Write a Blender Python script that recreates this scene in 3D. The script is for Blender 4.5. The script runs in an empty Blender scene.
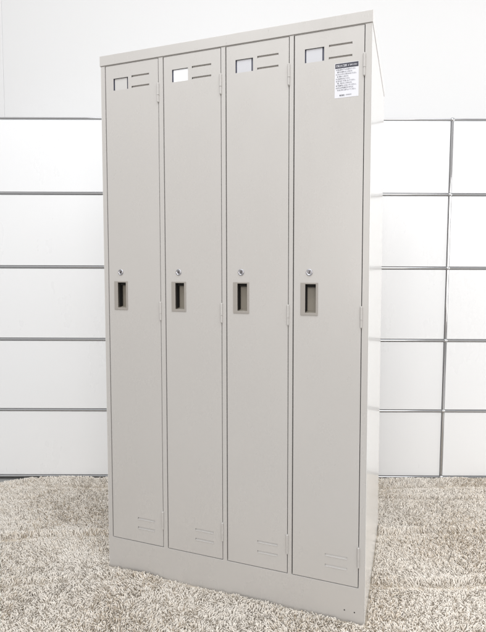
import bpy, bmesh, math, random
import numpy as np
from mathutils import Vector, Matrix, noise as mnoise

random.seed(7)
rng = np.random.default_rng(11)
scene = bpy.context.scene
col = scene.collection

# ------------------------------------------------------------------ camera
cam_d = bpy.data.cameras.new('camera')
cam = bpy.data.objects.new('camera', cam_d)
col.objects.link(cam)
scene.camera = cam
F, PITCH, ROLL, CAMZ = 425.0376, -0.049873, 0.0033074, 1.050748
PPX, PPY = 41.5947, -18.9474
fwd = Vector((0, math.cos(PITCH), math.sin(PITCH)))
rt = Vector((1, 0, 0))
up = rt.cross(fwd)
r2 = math.cos(ROLL) * rt + math.sin(ROLL) * up
u2 = -math.sin(ROLL) * rt + math.cos(ROLL) * up
M = Matrix((r2, u2, -fwd)).transposed().to_4x4()
M.translation = Vector((0, 0, CAMZ))
cam.matrix_world = M
cam_d.sensor_fit = 'VERTICAL'
cam_d.sensor_height = 24.0
cam_d.sensor_width = 24.0
cam_d.lens = F / 632.0 * 24.0
cam_d.shift_x = -PPX / 632.0
cam_d.shift_y = PPY / 632.0
cam_d.clip_start = 0.02
cam_d.clip_end = 60
scene.render.resolution_x = 787
scene.render.resolution_y = 1024

# ------------------------------------------------------------------ light
world = bpy.data.worlds.new('World')
scene.world = world
world.use_nodes = True
bgn = world.node_tree.nodes['Background']
wnt = world.node_tree
wtc = wnt.nodes.new('ShaderNodeTexCoord')
wsep = wnt.nodes.new('ShaderNodeSeparateXYZ')
wramp = wnt.nodes.new('ShaderNodeValToRGB')
wnt.links.new(wtc.outputs['Generated'], wsep.inputs[0])
wnt.links.new(wsep.outputs['Z'], wramp.inputs[0])
wramp.color_ramp.elements[0].position = 0.0          # warm walls of the room, cooler ceiling
wramp.color_ramp.elements[0].color = (0.83, 0.765, 0.715, 1)
wramp.color_ramp.elements[1].position = 0.45
wramp.color_ramp.elements[1].color = (1.10, 1.125, 1.14, 1)
wnt.links.new(wramp.outputs['Color'], bgn.inputs['Color'])
bgn.inputs['Strength'].default_value = 0.60


def area(name, loc, target, sx, sy, power, color):
    d = bpy.data.lights.new(name, 'AREA')
    d.shape = 'RECTANGLE'
    d.size, d.size_y = sx, sy
    d.energy = power
    d.color = color
    o = bpy.data.objects.new(name, d)
    col.objects.link(o)
    o.location = loc
    o.rotation_euler = (Vector(target) - Vector(loc)).to_track_quat('-Z', 'Y').to_euler()
    return o


area('ceiling_light', (-0.1, 0.15, 3.5), (0.0, 1.35, 0.3), 3.8, 1.3, 50, (0.95, 0.975, 1.0))
area('window_and_fill_light', (0.2, -2.4, 1.5), (0.0, 1.8, 0.9), 3.4, 1.8, 46, (1.0, 0.97, 0.935))  # fill added behind the camera for even panels; the next lamp is the window
area('window_and_fill_light', (3.6, 1.7, 1.3), (0.4, 1.6, 0.7), 1.2, 1.6, 52, (1.0, 0.985, 0.97))

scene.view_settings.view_transform = 'Standard'
scene.view_settings.look = 'None'
scene.view_settings.gamma = 1.0
scene.view_settings.exposure = 0.42


# ------------------------------------------------------------------ materials
def new_mat(name):
    m = bpy.data.materials.new(name)
    m.use_nodes = True
    nt = m.node_tree
    return m, nt, nt.nodes['Principled BSDF']


def pbr(name, color, rough=0.5, metal=0.0, coat=0.0, mottled=0.0, mscale=6.0,
        bump=0.0, bscale=200.0, wave=0.0, wscale=3.0, spec=0.5):
    m, nt, b = new_mat(name)
    b.inputs['Base Color'].default_value = (*color, 1)
    b.inputs['Roughness'].default_value = rough
    b.inputs['Metallic'].default_value = metal
    b.inputs['Coat Weight'].default_value = coat
    b.inputs['Coat Roughness'].default_value = 0.12
    b.inputs['Specular IOR Level'].default_value = spec
    L = nt.links
    tc = nt.nodes.new('ShaderNodeTexCoord')
    if mottled:
        n = nt.nodes.new('ShaderNodeTexNoise')
        n.inputs['Scale'].default_value = mscale
        n.inputs['Detail'].default_value = 5
        L.new(tc.outputs['Object'], n.inputs['Vector'])
        mx = nt.nodes.new('ShaderNodeMix')
        mx.data_type = 'RGBA'
        L.new(n.outputs['Fac'], mx.inputs[0])
        mx.inputs[6].default_value = (*[c * (1 - mottled) for c in color], 1)
        mx.inputs[7].default_value = (*[min(1, c * (1 + mottled)) for c in color], 1)
        L.new(mx.outputs[2], b.inputs['Base Color'])
    last = None
    for amt, sc, dist in ((wave, wscale, 0.004), (bump, bscale, 0.0004)):
        if not amt:
            continue
        n = nt.nodes.new('ShaderNodeTexNoise')
        n.inputs['Scale'].default_value = sc
        n.inputs['Detail'].default_value = 2
        L.new(tc.outputs['Object'], n.inputs['Vector'])
        bp = nt.nodes.new('ShaderNodeBump')
        bp.inputs['Strength'].default_value = amt
        bp.inputs['Distance'].default_value = dist
        L.new(n.outputs['Fac'], bp.inputs['Height'])
        if last:
            L.new(last.outputs['Normal'], bp.inputs['Normal'])
        last = bp
    if last:
        L.new(last.outputs['Normal'], b.inputs['Normal'])
    return m


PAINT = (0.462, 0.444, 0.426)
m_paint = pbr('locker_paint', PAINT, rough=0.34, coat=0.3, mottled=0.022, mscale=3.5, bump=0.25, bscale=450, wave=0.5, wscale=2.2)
m_side_lit = pbr('locker_paint_lit_side', (0.66, 0.65, 0.635), rough=0.24, coat=0.4, mottled=0.012, mscale=2.5, wave=0.06, wscale=1.6)  # same paint as the front, lightened to hold the bright light on the sides
m_inner = pbr('locker_inside', (0.12, 0.112, 0.105), rough=0.6)
m_handle = pbr('handle_plastic', (0.305, 0.282, 0.258), rough=0.42, bump=0.2, bscale=900)
m_cavity = pbr('handle_cavity', (0.29, 0.262, 0.22), rough=0.5)
m_chrome = pbr('chrome', (0.50, 0.50, 0.51), rough=0.08, metal=1.0)
m_lock = pbr('lock_chrome', (0.45, 0.45, 0.48), rough=0.22, metal=1.0)
m_black = pbr('black', (0.018, 0.017, 0.016), rough=0.9, spec=0.15)
m_hole = pbr('hole_dark', (0.03, 0.028, 0.026), rough=0.8)
m_card_w = pbr('card_white', (0.80, 0.81, 0.84), rough=0.5)
m_card_b = pbr('card_bluish_white', (0.50, 0.50, 0.525), rough=0.35)
m_card_g = pbr('card_grey', (0.50, 0.49, 0.48), rough=0.5)
m_holder_dark = pbr('holder_dark', (0.07, 0.075, 0.11), rough=0.4)  # dark bluish tone of the card holder
m_label = pbr('label_white', (0.64, 0.64, 0.68), rough=0.35)
m_ink = pbr('label_ink', (0.035, 0.035, 0.05), rough=0.4)
m_ink_grey = pbr('label_text_ink', (0.17, 0.17, 0.19), rough=0.5)
m_panel = pbr('white_panel', (0.775, 0.78, 0.79), rough=0.3, mottled=0.014, mscale=1.7, wave=0.12, wscale=1.6)
m_gap_shade = pbr('panel_gap_shade', (0.20, 0.20, 0.20), rough=0.8)
m_wall = pbr('white_wall', (0.655, 0.655, 0.658), rough=0.75, mottled=0.012, mscale=1.2, bump=0.6, bscale=35, wave=0.3, wscale=7)
m_floor = pbr('vinyl_floor', (0.34, 0.335, 0.325), rough=0.3, mottled=0.08, mscale=9)
m_backing = pbr('rug_backing', (0.58, 0.51, 0.42), rough=0.95, mottled=0.2, mscale=40)


def smudge(m, lo, hi, scale):
    nt = m.node_tree
    b = nt.nodes['Principled BSDF']
    tc = nt.nodes.new('ShaderNodeTexCoord')
    mp = nt.nodes.new('ShaderNodeMapping')
    mp.inputs['Scale'].default_value = (1, 1, 0.45)
    n = nt.nodes.new('ShaderNodeTexNoise')
    n.inputs['Scale'].default_value = scale
    n.inputs['Detail'].default_value = 6
    n.inputs['Roughness'].default_value = 0.65
    r = nt.nodes.new('ShaderNodeMapRange')
    r.inputs['From Min'].default_value = 0.3
    r.inputs['From Max'].default_value = 0.7
    r.inputs['To Min'].default_value = lo
    r.inputs['To Max'].default_value = hi
    nt.links.new(tc.outputs['Object'], mp.inputs['Vector'])
    nt.links.new(mp.outputs['Vector'], n.inputs['Vector'])
    nt.links.new(n.outputs['Fac'], r.inputs['Value'])
    nt.links.new(r.outputs['Result'], b.inputs['Roughness'])
    nt.links.new(r.outputs['Result'], b.inputs['Coat Roughness'])


smudge(m_paint, 0.18, 0.42, 7.0)
smudge(m_panel, 0.18, 0.45, 4.0)


def pile_mat():
    m, nt, b = new_mat('shag_pile')
    at = nt.nodes.new('ShaderNodeAttribute')
    at.attribute_name = 'yarn'
    nt.links.new(at.outputs['Color'], b.inputs['Base Color'])
    b.inputs['Roughness'].default_value = 0.75
    b.inputs['Specular IOR Level'].default_value = 0.25
    b.inputs['Sheen Weight'].default_value = 0.25
    return m


m_pile = pile_mat()


# ------------------------------------------------------------------ mesh helpers
def obj(name, bm, mats, parent=None, bevel=0.0, smooth=False, seg=2):
    me = bpy.data.meshes.new(name)
    bmesh.ops.remove_doubles(bm, verts=bm.verts, dist=1e-6)
    bmesh.ops.recalc_face_normals(bm, faces=bm.faces)
    if smooth:
        for f in bm.faces:
            f.smooth = True
    bm.to_mesh(me)
    bm.free()
    if not isinstance(mats, (list, tuple)):
        mats = [mats]
    for m in mats:
        me.materials.append(m)
    o = bpy.data.objects.new(name, me)
    col.objects.link(o)
    if parent:
        o.parent = parent
    if bevel:
        md = o.modifiers.new('bevel', 'BEVEL')
        md.width = bevel
        md.segments = seg
        md.limit_method = 'ANGLE'
        md.angle_limit = math.radians(40)
        md.use_clamp_overlap = True
        md.harden_normals = False
    return o


def bx(bm, x0, x1, y0, y1, z0, z1, mi=0):
    v = [bm.verts.new((x, y, z)) for x in (x0, x1) for y in (y0, y1) for z in (z0, z1)]
    for q in ((0, 1, 3, 2), (4, 6, 7, 5), (0, 4, 5, 1), (2, 3, 7, 6), (0, 2, 6, 4), (1, 5, 7, 3)):
        f = bm.faces.new([v[i] for i in q])
        f.material_index = mi
    return v


def cyl(bm, p0, p1, r0, r1=None, n=20, mi=0, smooth=True, cap=True):
    p0, p1 = Vector(p0), Vector(p1)
    r1 = r0 if r1 is None else r1
    d = (p1 - p0).normalized()
    a = d.orthogonal().normalized()
    b = d.cross(a)
    A, B = [], []
    for i in range(n):
        t = 2 * math.pi * i / n
        o = a * math.cos(t) + b * math.sin(t)
        A.append(bm.verts.new(p0 + o * r0))
        B.append(bm.verts.new(p1 + o * r1))
    for i in range(n):
        f = bm.faces.new((A[i], A[(i + 1) % n], B[(i + 1) % n], B[i]))
        f.smooth = smooth
        f.material_index = mi
    if cap:
        for ring in (A, B):
            f = bm.faces.new(ring)
            f.material_index = mi
            for e in f.edges:
                e.smooth = False


def plate(bm, x0, x1, z0, z1, holes, y0, y1, mi=0):
    """A sheet facing -y between y0 and y1 with rectangular holes (x0,x1,z0,z1)."""
    xs = sorted({x0, x1, *[h[0] for h in holes], *[h[1] for h in holes]})
    zs = sorted({z0, z1, *[h[2] for h in holes], *[h[3] for h in holes]})
    nx, nz = len(xs) - 1, len(zs) - 1

    def solid(i, j):
        if i < 0 or j < 0 or i >= nx or j >= nz:
            return False
        cx, cz = (xs[i] + xs[i + 1]) / 2, (zs[j] + zs[j + 1]) / 2
        return not any(h[0] < cx < h[1] and h[2] < cz < h[3] for h in holes)
    cache = {}

    def V(i, j, k):
        key = (i, j, k)
        if key not in cache:
            cache[key] = bm.verts.new((xs[i], (y0, y1)[k], zs[j]))
        return cache[key]

    def F(*v):
        f = bm.faces.new(v)
        f.material_index = mi
    for i in range(nx):
        for j in range(nz):
            if not solid(i, j):
                continue
            F(V(i, j, 0), V(i + 1, j, 0), V(i + 1, j + 1, 0), V(i, j + 1, 0))
            F(V(i, j, 1), V(i, j + 1, 1), V(i + 1, j + 1, 1), V(i + 1, j, 1))
            if not solid(i - 1, j):
                F(V(i, j, 0), V(i, j + 1, 0), V(i, j + 1, 1), V(i, j, 1))
            if not solid(i + 1, j):
                F(V(i + 1, j, 0), V(i + 1, j, 1), V(i + 1, j + 1, 1), V(i + 1, j + 1, 0))
            if not solid(i, j - 1):
                F(V(i, j, 0), V(i, j, 1), V(i + 1, j, 1), V(i + 1, j, 0))
            if not solid(i, j + 1):
                F(V(i, j + 1, 0), V(i + 1, j + 1, 0), V(i + 1, j + 1, 1), V(i, j + 1, 1))


# ------------------------------------------------------------------ setting
bm = bmesh.new()
bx(bm, -6, 6, -4, 6, -0.06, 0.0)
o = obj('floor', bm, m_floor)
o['kind'] = 'structure'

WALL_Y = 2.56
bm = bmesh.new()
bx(bm, -6, 6, WALL_Y, WALL_Y + 0.15, 0.0, 3.6)
bx(bm, -6, -1.655, WALL_Y - 0.005, WALL_Y - 0.0005, 0.0, 3.6)      # a shallow boxed-out strip at far left
o = obj('wall', bm, m_wall, bevel=0.003)
o['kind'] = 'structure'

# ------------------------------------------------------------------ background cabinet run
CY = 2.1405
XT = 0.8064
RACK = 0.0103
rows = [0.018, 0.3634, 0.7256, 1.0915, 1.4572, 1.8235]
cols_x = [XT - 2.5, XT - 1.25, XT, XT + 1.25]
cabinet = bpy.data.objects.new('storage_cabinet', None)
col.objects.link(cabinet)
cabinet.location = (0.18, CY + 0.19, 0)
cabinet['label'] = 'white panelled storage cabinet in a chrome tube grid standing against the wall behind the lockers'
cabinet['category'] = 'cabinet'
off = Vector(cabinet.location)


def cp(x, y, z):
    return (x + RACK * z - off.x, y - off.y, z - off.z)


TR = 0.0056
DEPTH = 0.38
for i, x in enumerate(cols_x):
    for dy in (0.0, DEPTH - 0.03):
        for j in range(5):
            bm = bmesh.new()
            cyl(bm, cp(x, CY + dy, rows[j] + 0.007), cp(x, CY + dy, rows[j + 1] - 0.007), TR, n=18)
            obj('tube', bm, m_chrome, cabinet)
for dy in (0.0, DEPTH - 0.03):
    for j, z in enumerate(rows):
        for i in range(3):
            bm = bmesh.new()
            cyl(bm, cp(cols_x[i] + 0.007, CY + dy, z), cp(cols_x[i + 1] - 0.007, CY + dy, z), TR, n=18)
            obj('tube', bm, m_chrome, cabinet)
        for x in cols_x:
            bm = bmesh.new()
            bmesh.ops.create_uvsphere(bm, u_segments=20, v_segments=14, radius=0.0105,
                                      matrix=Matrix.Translation(cp(x, CY + dy, z)))
            obj('ball_joint', bm, m_chrome, cabinet, smooth=True)
for x in cols_x:                                  # glides under the bottom joints
    bm = bmesh.new()
    cyl(bm, cp(x, CY, 0.0), cp(x, CY, 0.010), 0.011, 0.006)
    obj('foot', bm, m_black, cabinet)
for j in range(5):
    z0, z1 = rows[j], rows[j + 1]
    for i in range(3):
        x0, x1 = cols_x[i], cols_x[i + 1]
        bm = bmesh.new()
        g = 0.0075
        ya, yb = CY - 0.001, CY + 0.016
        vs = bx(bm, x0 + g, x1 - g, ya, yb, z0 + g, z1 - g)
        for v in vs:
            v.co = Vector(cp(*v.co))
        obj('front_panel', bm, m_panel, cabinet, bevel=0.0015)
for j, z in enumerate(rows):                      # shelves behind the tubes
    bm = bmesh.new()
    vs = bx(bm, cols_x[0] + 0.01, cols_x[-1] - 0.01, CY + 0.02, CY + DEPTH - 0.04, z - 0.002, z + 0.002)
    for v in vs:
        v.co = Vector(cp(*v.co))
    obj('shelf', bm, m_panel, cabinet)
bm = bmesh.new()
vs = bx(bm, cols_x[0] + 0.005, cols_x[-1] - 0.005, CY + 0.0175, CY + 0.0195, rows[0], rows[-1] - 0.004)
for v in vs:
    v.co = Vector(cp(*v.co))
obj('gap_shade_sheet', bm, m_gap_shade, cabinet)  # dark sheet added to give the gaps around the panels their shade
for x in (cols_x[0] - 0.004, cols_x[-1] + 0.004):
    bm = bmesh.new()
    vs = bx(bm, x - 0.004, x + 0.004, CY + 0.009, CY + DEPTH - 0.04, rows[0] + 0.01, rows[-1] - 0.01)
    for v in vs:
        v.co = Vector(cp(*v.co))
    obj('side_panel', bm, m_panel, cabinet)

# ------------------------------------------------------------------ locker
X0, Y0, YAW = -0.626945, 1.478696, 0.2902337
W, H, D = 0.90686, 1.79, 0.515
BAND = 0.0331
locker = bpy.data.objects.new('locker', None)
col.objects.link(locker)
cs, sn = math.cos(YAW), math.sin(YAW)
ox, oy = W / 2, D / 2
locker.location = (X0 + ox * cs + oy * sn, Y0 - ox * sn + oy * cs, 0)
locker.rotation_euler = (0, 0, -YAW)
locker['label'] = 'tall beige grey steel locker with four narrow doors, standing on the shaggy rug'
locker['category'] = 'locker'


def lk(o):
    """shift mesh data from face coordinates (u, depth, z) to the locker's base centre"""
    o.data.transform(Matrix.Translation((-ox, -oy, 0)))
    return o


ZT = H - BAND
door_l = [0.0204, 0.2437, 0.4640, 0.6830]
door_r = [0.2224, 0.4445, 0.6648, 0.8853]
DZ0, DZ1 = 0.1206, 1.7540
# front frame: stiles, dividers and base plate pressed as one
opens = [(l - 0.0033, r + 0.0021, DZ0 - 0.0026, DZ1 + 0.0010) for l, r in zip(door_l, door_r)]
bm = bmesh.new()
plate(bm, 0.0015, W - 0.0015, 0.0, ZT - 0.0006, opens, 0.0, 0.019)
lk(obj('front_frame', bm, m_paint, locker, bevel=0.0008))
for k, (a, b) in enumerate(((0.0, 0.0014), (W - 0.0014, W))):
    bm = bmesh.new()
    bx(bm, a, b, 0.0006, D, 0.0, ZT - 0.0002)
    lk(obj('side_panel', bm, m_side_lit, locker, bevel=0.0005))
bm = bmesh.new()
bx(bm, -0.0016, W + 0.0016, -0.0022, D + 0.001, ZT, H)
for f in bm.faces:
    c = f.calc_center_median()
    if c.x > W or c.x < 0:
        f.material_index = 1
lk(obj('top_panel', bm, [m_paint, m_side_lit], locker, bevel=0.0012, seg=3))
bm = bmesh.new()
bx(bm, 0.0016, W - 0.0016, D - 0.0015, D - 0.0003, 0.0, ZT - 0.0012)
lk(obj('back_panel', bm, m_paint, locker))
for k in range(3):
    u = (door_r[k] + door_l[k + 1]) / 2
    bm = bmesh.new()
    bx(bm, u - 0.0006, u + 0.0006, 0.0195, D - 0.002, 0.1, ZT - 0.002)
    lk(obj('inner_wall', bm, m_inner, locker))
bm = bmesh.new()
bx(bm, 0.002, W - 0.002, 0.0195, D - 0.002, 0.098, 0.0995)
lk(obj('bottom_shelf', bm, m_inner, locker))
# screw holes in the base
for u, z in ((0.846, 0.0425), (0.8762, 0.0414)):
    bm = bmesh.new()
    cyl(bm, (u, -0.0004, z), (u, 0.003, z), 0.0021, n=14)
    lk(obj('screw_hole', bm, m_hole, locker))

LOUV_W, LOUV_H = 0.067, 0.0066


def louver(bm, x0, x1, z0, z1, y, d=0.0048):
    """pressed-in slot: the sheet slopes back towards its upper edge, where it is slit open"""
    a, b = bm.verts.new((x0, y, z0)), bm.verts.new((x1, y, z0))
    c, e = bm.verts.new((x1, y + d, z1)), bm.verts.new((x0, y + d, z1))
    bm.faces.new((a, b, c, e))
    for p, q, xx in ((a, e, x0), (b, c, x1)):
        w = bm.verts.new((xx, y + d, z0))
        bm.faces.new((p, q, w))
    t0, t1 = bm.verts.new((x0, y, z1)), bm.verts.new((x1, y, z1))
    bm.faces.new((e, c, t1, t0))


def text_verts(body, size, x, z, y, align='LEFT', bold=False):
    cu = bpy.data.curves.new('txt', 'FONT')
    cu.body = body
    cu.size = size
    cu.align_x = align
    cu.offset = 0.00012 if bold else 0.0
    cu.resolution_u = 2
    to = bpy.data.objects.new('txt', cu)
    col.objects.link(to)
    dg = bpy.context.evaluated_depsgraph_get()
    dg.update()
    me = bpy.data.meshes.new_from_object(to.evaluated_get(dg))
    bpy.data.objects.remove(to)
    vs = [(x + v.co.x, y, z + v.co.y) for v in me.vertices]
    fs = [tuple(p.vertices) for p in me.polygons]
    bpy.data.meshes.remove(me)
    return vs, fs


def add_text(bm, mi, *a, width=None, **k):
    vs, fs = text_verts(*a, **k)
    if not vs:
        return
    if width:
        x0 = a[2]
        mx = max(v[0] for v in vs) - x0
        vs = [(x0 + (v[0] - x0) * width / mx, v[1], v[2]) for v in vs]
    bv = [bm.verts.new(v) for v in vs]
    for f in fs:
        try:
            bm.faces.new([bv[i] for i in f]).material_index = mi
        except ValueError:
            pass


card_mats = [m_card_g, m_card_w, m_card_b, m_card_b]
door_labels = ['door with a grey name card holder, at the left end', 'door with a bright white name card',
               'door with a pale name card and no sticker', 'door with a white printed sticker below its slots']
FY = 0.0004       # door front plane
for k, (l, r) in enumerate(zip(door_l, door_r)):
    wx0, wx1, wz0, wz1 = l + 0.0305, l + 0.0875, 1.6715, 1.7105
    lx0 = l + 0.1015
    tl = [(lx0, lx0 + LOUV_W, z - LOUV_H / 2, z + LOUV_H / 2) for z in (1.7095, 1.6752)]
    bl = [(lx0 + 0.001, lx0 + 0.001 + LOUV_W, z - 0.0036, z + 0.0036) for z in (0.2035, 0.1705)]
    hx0, hx1, hz0, hz1 = l + 0.0213, l + 0.0745, 0.9325, 1.0305
    hole_h = (hx0 + 0.003, hx1 - 0.003, hz0 + 0.003, hz1 - 0.003)
    holes = [(wx0, wx1, wz0, wz1), hole_h] + tl + bl
    bm = bmesh.new()
    plate(bm, l, r, DZ0, DZ1, holes, FY, FY + 0.0011)
    # return flanges
    bx(bm, l + 0.0001, l + 0.0012, FY + 0.0013, FY + 0.018, DZ0 + 0.0001, DZ1 - 0.0001)
    bx(bm, r - 0.0012, r - 0.0001, FY + 0.0013, FY + 0.018, DZ0 + 0.0001, DZ1 - 0.0001)
    bx(bm, l + 0.0014, r - 0.0014, FY + 0.0013, FY + 0.018, DZ1 - 0.0013, DZ1 - 0.0002)
    bx(bm, l + 0.0014, r - 0.0014, FY + 0.0013, FY + 0.018, DZ0 + 0.0002, DZ0 + 0.0013)
    door = obj('door', bm, m_paint, locker, bevel=0.0009)
    door['label'] = door_labels[k]
    lk(door)
    # louvers
    for h in tl + bl:
        bm = bmesh.new()
        louver(bm, h[0], h[1], h[2], h[3], FY + 0.0009, 0.0048 if h in tl else 0.0042)
        if h in bl:
            cyl(bm, (h[0] + 0.001, FY + 0.0001, h[2] + 0.0004), (h[1] - 0.001, FY + 0.0001, h[2] + 0.0004), 0.0011, n=12)
        lk(obj('vent_slot', bm, m_paint, door))
    # card holder: dark back plate and card
    bm = bmesh.new()
    bx(bm, wx0 - 0.004, wx1 + 0.004, FY + 0.0052, FY + 0.0062, wz0 - 0.004, wz1 + 0.004)
    bx(bm, wx0 - 0.0035, wx0 - 0.0002, FY + 0.0014, FY + 0.005, wz0 - 0.003, wz1 + 0.003)
    bx(bm, wx1 + 0.0002, wx1 + 0.0035, FY + 0.0014, FY + 0.005, wz0 - 0.003, wz1 + 0.003)
    lk(obj('card_holder', bm, m_holder_dark, door))
    bm = bmesh.new()
    cr = wx1 + 0.0 if k == 1 else wx1 - 0.0058
    bx(bm, wx0 + 0.0035, cr, FY + 0.0032, FY + 0.0038, wz0 - 0.002, wz1 - 0.0005)
    lk(obj('name_card', bm, card_mats[k], door))
    # recessed handle
    bm = bmesh.new()
    ho = (hx0 + 0.0145, hx1 - 0.0065, hz0 + 0.0075, hz1 - 0.0045)
    plate(bm, hx0, hx1, hz0, hz1, [ho], FY - 0.0019, FY - 0.0001, 0)
    # raised rim on the plate
    hnd = obj('handle', bm, m_handle, door, bevel=0.0009, seg=3)
    lk(hnd)
    bm = bmesh.new()
    a0, a1, c0, c1 = hole_h
    yb0, yb1 = FY + 0.0012, FY + 0.027
    # open-fronted cup, reaching back under the left strip
    xs_ = (a0 + 0.0005, a1 - 0.002)
    zs_ = (c0 + 0.003, c1 - 0.0005)
    P = {}
    for ix in (0, 1):
        for iy in (0, 1):
            for iz in (0, 1):
                P[ix, iy, iz] = bm.verts.new((xs_[ix] + (0.0 if not iy else (0.003 if ix == 0 else -0.003)),
                                              (yb0, yb1)[iy], zs_[iz] + (0 if not iy else (0.006 if iz == 0 else -0.002))))
    for q in (((0, 0, 0), (0, 1, 0), (0, 1, 1), (0, 0, 1)), ((1, 0, 0), (1, 1, 0), (1, 1, 1), (1, 0, 1)),
              ((0, 1, 0), (1, 1, 0), (1, 1, 1), (0, 1, 1)), ((0, 0, 0), (1, 0, 0), (1, 1, 0), (0, 1, 0)),
              ((0, 0, 1), (1, 0, 1), (1, 1, 1), (0, 1, 1))):
        bm.faces.new([P[i] for i in q])
    bx(bm, ho[0] - 0.0006, ho[0] + 0.0012, FY + 0.006, FY + 0.0225, hz0 + 0.012, hz1 - 0.006, 1)  # black block painting in the shade under the left strip
    bx(bm, ho[0] + 0.003, ho[1] + 0.0015, FY + 0.010, FY + 0.0225, ho[3] - 0.0095, ho[3] + 0.001, 1)  # black block painting in the shadow below the top of the recess
    cup = obj('handle_cup', bm, [m_cavity, m_black], door)
    lk(cup)
    # lock
    lu, lz = l + 0.0478, 1.0612
    bm = bmesh.new()
    R1 = 0.0097
    prof = [(R1 + 0.0006, 0.0), (R1 + 0.0003, -0.0014), (R1 - 0.0012, -0.0026), (R1 - 0.0028, -0.0022), (R1 - 0.0036, -0.0006)]
    rings = []
    N = 28
    for rr, yy in prof:
        rings.append([bm.verts.new((lu + rr * math.cos(2 * math.pi * i / N), FY + yy, lz + rr * math.sin(2 * math.pi * i / N))) for i in range(N)])
    for a, b in zip(rings, rings[1:]):
        for i in range(N):
            bm.faces.new((a[i], a[(i + 1) % N], b[(i + 1) % N], b[i])).smooth = True
    bm.faces.new(rings[-1])
    lock = lk(obj('lock', bm, m_lock, door))
    bm = bmesh.new()
    ang = (0.35, -0.6, 0.05, 0.2)[k]
    vs = bx(bm, -0.0011, 0.0011, -0.0010, -0.0002, -0.0042, 0.0042)
    rot = Matrix.Rotation(ang, 4, 'Y')
    for v in vs:
        v.co = rot @ v.co + Vector((lu, FY - 0.0005, lz))
    slot = obj('keyhole', bm, m_black, door)
    lk(slot)
    # hinges
    for hz_ in (1.6128, 0.9, 0.182):
        bm = bmesh.new()
        hu = r + 0.0006
        hy = FY - 0.0022
        cyl(bm, (hu, hy, hz_ + 0.0242), (hu, hy, hz_ + 0.0615), 0.0036, n=18)
        cyl(bm, (hu, hy, hz_ + 0.0615), (hu, hy, hz_ + 0.0635), 0.0036, 0.0020, n=18)
        cyl(bm, (hu, hy, hz_ + 0.0020), (hu, hy, hz_ + 0.0236), 0.0031, n=18)
        cyl(bm, (hu, hy, hz_), (hu, hy, hz_ + 0.0019), 0.0016, 0.0030, n=18)
        bx(bm, hu - 0.0012, hu + 0.0008, hy, FY + 0.010, hz_ + 0.002, hz_ + 0.0615)
        lk(obj('hinge', bm, m_paint, door))
    # printed sticker on the right-hand door
    if k == 3:
        sx0, sx1, sz0, sz1 = 0.8022, 0.8702, 1.5605, 1.6572
        bm = bmesh.new()
        bx(bm, sx0, sx1, FY - 0.00035, FY - 0.00002, sz0, sz1, 0)
        bx(bm, sx0 + 0.0012, sx1 - 0.0008, FY - 0.00055, FY - 0.0004, sz1 - 0.0145, sz1 - 0.001, 1)
        yt = FY - 0.0007
        add_text(bm, 0, '使用上のご注意', 0.0068, sx0 + 0.004, sz1 - 0.0103, yt, bold=True, width=0.030)
        bmesh.ops.create_circle(bm, cap_ends=True, segments=16, radius=0.0001,
                                matrix=Matrix.Translation((sx0 + 0.03, yt, sz1 - 0.008)))
        add_text(bm, 0, '必ずお守りください', 0.005, sx0 + 0.0375, sz1 - 0.0098, yt, bold=True, width=0.026)
        yt = FY - 0.0006
        lines = [('● 不安定な場所や水平でない所に置かないでください。', 0.056, 0), ('  転倒やけがの原因になることがあります。', 0.047, 0),
                 ('● とびらにぶら下がったり寄りかからないでください。', 0.058, 0), ('  本体が倒れることがあります。', 0.036, 0),
                 ('● 上に重い物をのせないでください。', 0.040, 0), ('● 火気の近くで使用しないでください。', 0.055, 0),
                 ('  変形、変色することがあります。', 0.046, 0), ('● 薬品類を入れないでください。', 0.058, 0),
                 ('● お手入れは中性洗剤を薄めて布でふき、', 0.050, 0), ('  そのあと乾いた布でふいてください。', 0.057, 0)]
        z = sz1 - 0.0205
        for t, w, _ in lines:
            add_text(bm, 2, t.strip(), 0.0050, sx0 + (0.0035 if t[0] != ' ' else 0.0065), z, yt, bold=True, width=w - (0 if t[0] != ' ' else 0.003))
            z -= 0.0063
        add_text(bm, 1, '株式会社', 0.0055, sx0 + 0.014, sz0 + 0.0045, yt, bold=True, width=0.0145)
        add_text(bm, 2, 'お客様相談室', 0.0040, sx0 + 0.031, sz0 + 0.0055, yt, width=0.017)
        st = lk(obj('sticker', bm, [m_label, m_ink, m_ink_grey], door))
        st['label'] = 'white printed sticker with a black heading strip'

# ------------------------------------------------------------------ rug
RX0, RX1, RY0 = -1.72, 1.55, 0.92


def vn(x, y, s, o=0.0):
    return mnoise.noise(Vector((x * s + o, y * s - o, o * 1.7)))


def back_edge(x):
    e = 2.122 + 0.006 * math.sin(x * 9) + 0.004 * math.sin(x * 23 + 1)
    if x < -1.29:
        e -= 0.045 * min(1.0, (-1.29 - x) / 0.16) ** 1.2
    return e


creases = [(1.655, 0.012, 0.02, 1.2), (1.385, -0.02, 0.022, 1.0), (1.93, 0.01, 0.015, 0.5)]


def crease_y(c, x):
    return c[0] + c[1] * math.sin(x * 3.1 + c[0] * 5) + 0.012 * math.sin(x * 8 + c[0] * 9) + c[2] * x


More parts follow.
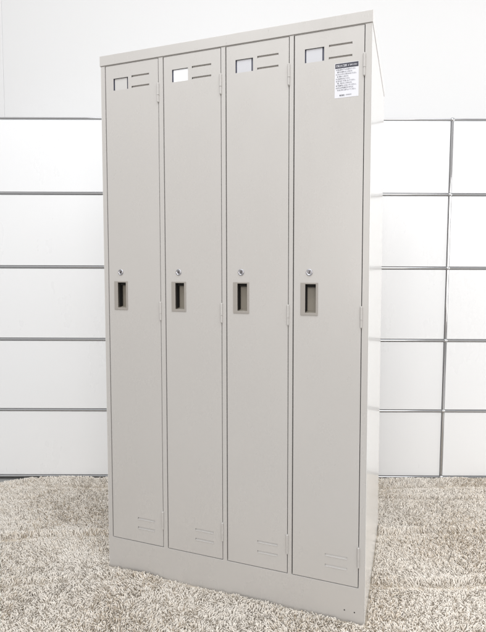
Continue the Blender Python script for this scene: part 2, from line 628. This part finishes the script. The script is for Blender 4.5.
def rug_field(x, y):
    h = 0.0035 * vn(x, y, 5.0, 3.1) + 0.002 * vn(x, y, 14, 8.0)
    lean = 2.2 * vn(x, y, 2.2, 1.0) + 1.2 * vn(x, y, 6.5, 5.0)
    bx_, by_ = math.cos(lean * 1.6 - 1.2), math.sin(lean * 1.6 - 1.2)
    for c in creases:
        d = y - crease_y(c, x)
        st = c[3] * max(0.0, 0.65 + 0.9 * vn(x, c[0] * 7, 2.6, 6.0))
        g = math.exp(-(d / 0.010) ** 2)
        h -= 0.015 * g * st
        h += 0.009 * math.exp(-((d - 0.024) / 0.015) ** 2) * st
        by_ += 0.75 * st * (1 if d > 0 else -1) * math.exp(-(d / 0.03) ** 2)
    e = back_edge(x) - y
    w = min(1.0, max(0.0, (x + 1.32) / 0.15))
    h += 0.011 * w * math.exp(-((e - 0.012) / 0.022) ** 2)
    g = math.exp(-((e - 0.075 - 0.012 * math.sin(x * 4)) / 0.013) ** 2)
    h -= 0.013 * g * w
    return h, bx_, by_


sp = 0.0043
pts = []
ny = int((2.14 - RY0) / sp)
nx = int((RX1 - RX0) / sp)
jx = rng.uniform(-0.5, 0.5, (ny, nx))
jy = rng.uniform(-0.5, 0.5, (ny, nx))
for iy in range(ny):
    for ix in range(nx):
        x = RX0 + (ix + 0.5 + jx[iy, ix]) * sp
        y = RY0 + (iy + 0.5 + jy[iy, ix]) * sp
        if y > back_edge(x):
            continue
        du, dv = x - X0, y - Y0
        u = du * cs - dv * sn
        v = du * sn + dv * cs
        if -0.004 < u < W + 0.004 and -0.005 < v < D + 0.004:
            continue
        if x > RX1 - 0.01 * abs(math.sin(y * 20)):
            continue
        h, lx, ly = rug_field(x, y)
        # keep the pile from poking through the locker: lean away from its faces
        inw = 0.0
        if -0.02 < u < W + 0.02 and -0.03 < v <= 0:
            inw = 1
            ax, ay = -sn, -cs
        elif W < u < W + 0.03 and 0 < v < D:
            inw = 1
            ax, ay = cs, -sn
        elif -0.03 < u < 0 and 0 < v < D:
            inw = 1
            ax, ay = -cs, sn
        if inw:
            dt_ = lx * ax + ly * ay
            if dt_ < 0.15:
                lx += (0.35 - dt_) * ax
                ly += (0.35 - dt_) * ay
        pts.append((x, y, h, lx, ly))
P = np.array(pts)
n = len(P)
# clumping: yarns gather into small tufts that share a direction
tx = np.floor(P[:, 0] / 0.014 + 0.35 * np.sin(P[:, 1] * 190))
ty = np.floor(P[:, 1] / 0.014 + 0.35 * np.sin(P[:, 0] * 170))
hsh = np.sin(tx * 12.9898 + ty * 78.233) * 43758.5453
ca = (hsh - np.floor(hsh)) * 2 * np.pi
hs2 = np.sin(tx * 39.3 + ty * 11.13) * 24634.63
cb = hs2 - np.floor(hs2)
rnd = rng.uniform(0, 2 * np.pi, n)
dx = P[:, 3] * 0.6 + 0.95 * np.cos(ca) + 0.55 * np.cos(rnd)
dy = P[:, 4] * 0.6 + 0.95 * np.sin(ca) + 0.55 * np.sin(rnd)
# near the locker the tuft direction must not send the yarn through the steel
duu = P[:, 0] - X0
dvv = P[:, 1] - Y0
U = duu * cs - dvv * sn
V = duu * sn + dvv * cs
front = (V < 0) & (V > -0.03) & (U > -0.03) & (U < W + 0.03)
right = (U > W) & (U < W + 0.03) & (V > 0) & (V < D)
left = (U < 0) & (U > -0.03) & (V > 0) & (V < D)
for msk, ax, ay in ((front, -sn, -cs), (right, cs, -sn), (left, -cs, sn)):
    dd = dx * ax + dy * ay
    fix = msk & (dd < -0.1)
    dx[fix] -= (dd[fix] + 0.1) * ax
    dy[fix] -= (dd[fix] + 0.1) * ay
ln = np.sqrt(dx ** 2 + dy ** 2) + 1e-6
k_ = np.minimum(1.0, 0.35 + ln * 0.55)
dx, dy = dx / ln * k_, dy / ln * k_
Lh = 0.020 * rng.uniform(0.86, 1.10, n) * (0.9 + 0.2 * cb)
reach = 0.0088 * rng.uniform(0.6, 1.35, n)
edge_fade = np.clip((np.array([back_edge(x) for x in P[:, 0]]) - P[:, 1]) / 0.02, 0.0, 1.0)
Lh *= 0.75 + 0.25 * edge_fade
Lh += np.minimum(0.0, P[:, 2] + 0.003)
Lh[front & (V > -0.012)] *= 0.72                     # crushed under the plinth
NS = 4
ts = np.array([0.0, 0.42, 0.8, 1.0])
rad = np.array([0.0012, 0.00152, 0.00132, 0.0005])
base_z = 0.004 + np.maximum(P[:, 2], -0.0032)
verts = np.zeros((n, NS, 4, 3))
rs = rng.uniform(0.8, 1.25, n)
for s in range(NS):
    t = ts[s]
    cxp = P[:, 0] + dx * reach * t ** 1.6
    cyp = P[:, 1] + dy * reach * t ** 1.6
    czp = base_z + Lh * (t - 0.30 * t ** 3 * k_)
    for q in range(4):
        a = rnd + q * np.pi / 2 + t * 1.3
        verts[:, s, q, 0] = cxp + np.cos(a) * rad[s] * rs
        verts[:, s, q, 1] = cyp + np.sin(a) * rad[s] * rs
        verts[:, s, q, 2] = czp + (0.35 * rad[s] * np.cos(a - np.arctan2(dy, dx)) * -1 * t)
faces = []
for s in range(NS - 1):
    for q in range(4):
        faces.append((s * 4 + q, s * 4 + (q + 1) % 4, (s + 1) * 4 + (q + 1) % 4, (s + 1) * 4 + q))
faces.append((12, 13, 14, 15))
fa = np.array(faces)
allf = (fa[None] + (np.arange(n) * NS * 4)[:, None, None]).reshape(-1)
me = bpy.data.meshes.new('pile')
me.vertices.add(n * NS * 4)
me.vertices.foreach_set('co', verts.reshape(-1).astype(np.float32))
nf = n * len(faces)
me.loops.add(nf * 4)
me.loops.foreach_set('vertex_index', allf.astype(np.int32))
me.polygons.add(nf)
me.polygons.foreach_set('loop_start', (np.arange(nf) * 4).astype(np.int32))
me.polygons.foreach_set('loop_total', np.full(nf, 4, np.int32))
me.polygons.foreach_set('use_smooth', np.ones(nf, bool))
me.update(calc_edges=True)
# three yarn colours mixed through the pile, weighted to brown in the locker's shade
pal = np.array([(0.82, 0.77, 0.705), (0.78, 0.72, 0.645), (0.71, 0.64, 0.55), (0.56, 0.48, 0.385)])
big = np.array([vn(p[0], p[1], 3.4, 20.0) + 0.5 * vn(p[0], p[1], 9.0, 2.0) + 0.55 * math.exp(-((p[0] + 0.72) / 0.16) ** 2 - ((p[1] - 1.68) / 0.16) ** 2) for p in P])  # last term paints the locker's shade on its left as browner yarn
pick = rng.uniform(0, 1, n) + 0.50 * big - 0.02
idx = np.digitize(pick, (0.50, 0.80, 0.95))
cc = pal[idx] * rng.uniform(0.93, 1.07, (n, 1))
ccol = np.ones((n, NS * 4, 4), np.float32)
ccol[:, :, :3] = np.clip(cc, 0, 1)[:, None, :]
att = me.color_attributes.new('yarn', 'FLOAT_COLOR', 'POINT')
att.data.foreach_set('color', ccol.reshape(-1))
me.materials.append(m_pile)

bm = bmesh.new()
steps = 60
xs = [RX0 + (RX1 - RX0) * i / steps for i in range(steps + 1)]
top = [(bm.verts.new((x, RY0, 0.005)), bm.verts.new((x, back_edge(x) - 0.002, 0.005))) for x in xs]
bot = [(bm.verts.new((x, RY0, 0.0006)), bm.verts.new((x, back_edge(x) - 0.002, 0.0006))) for x in xs]
for i in range(steps):
    bm.faces.new((top[i][0], top[i + 1][0], top[i + 1][1], top[i][1]))
    bm.faces.new((bot[i][0], bot[i][1], bot[i + 1][1], bot[i + 1][0]))
    bm.faces.new((top[i][0], bot[i][0], bot[i + 1][0], top[i + 1][0]))
    bm.faces.new((top[i][1], top[i + 1][1], bot[i + 1][1], bot[i][1]))
bm.faces.new((top[0][0], top[0][1], bot[0][1], bot[0][0]))
bm.faces.new((top[-1][0], bot[-1][0], bot[-1][1], top[-1][1]))
rug = bpy.data.objects.new('rug', None)
col.objects.link(rug)
rug.location = (0, 1.5, 0)
rug['label'] = 'shaggy beige and grey rug with soft creases spread on the floor under the lockers'
rug['category'] = 'rug'
b_ = obj('backing', bm, m_backing, rug)
b_.data.transform(Matrix.Translation((0, -1.5, 0)))
me.transform(Matrix.Translation((0, -1.5, 0)))
pile = bpy.data.objects.new('pile', me)
col.objects.link(pile)
pile.parent = rug
pile['kind'] = 'stuff'
print('yarns', n)
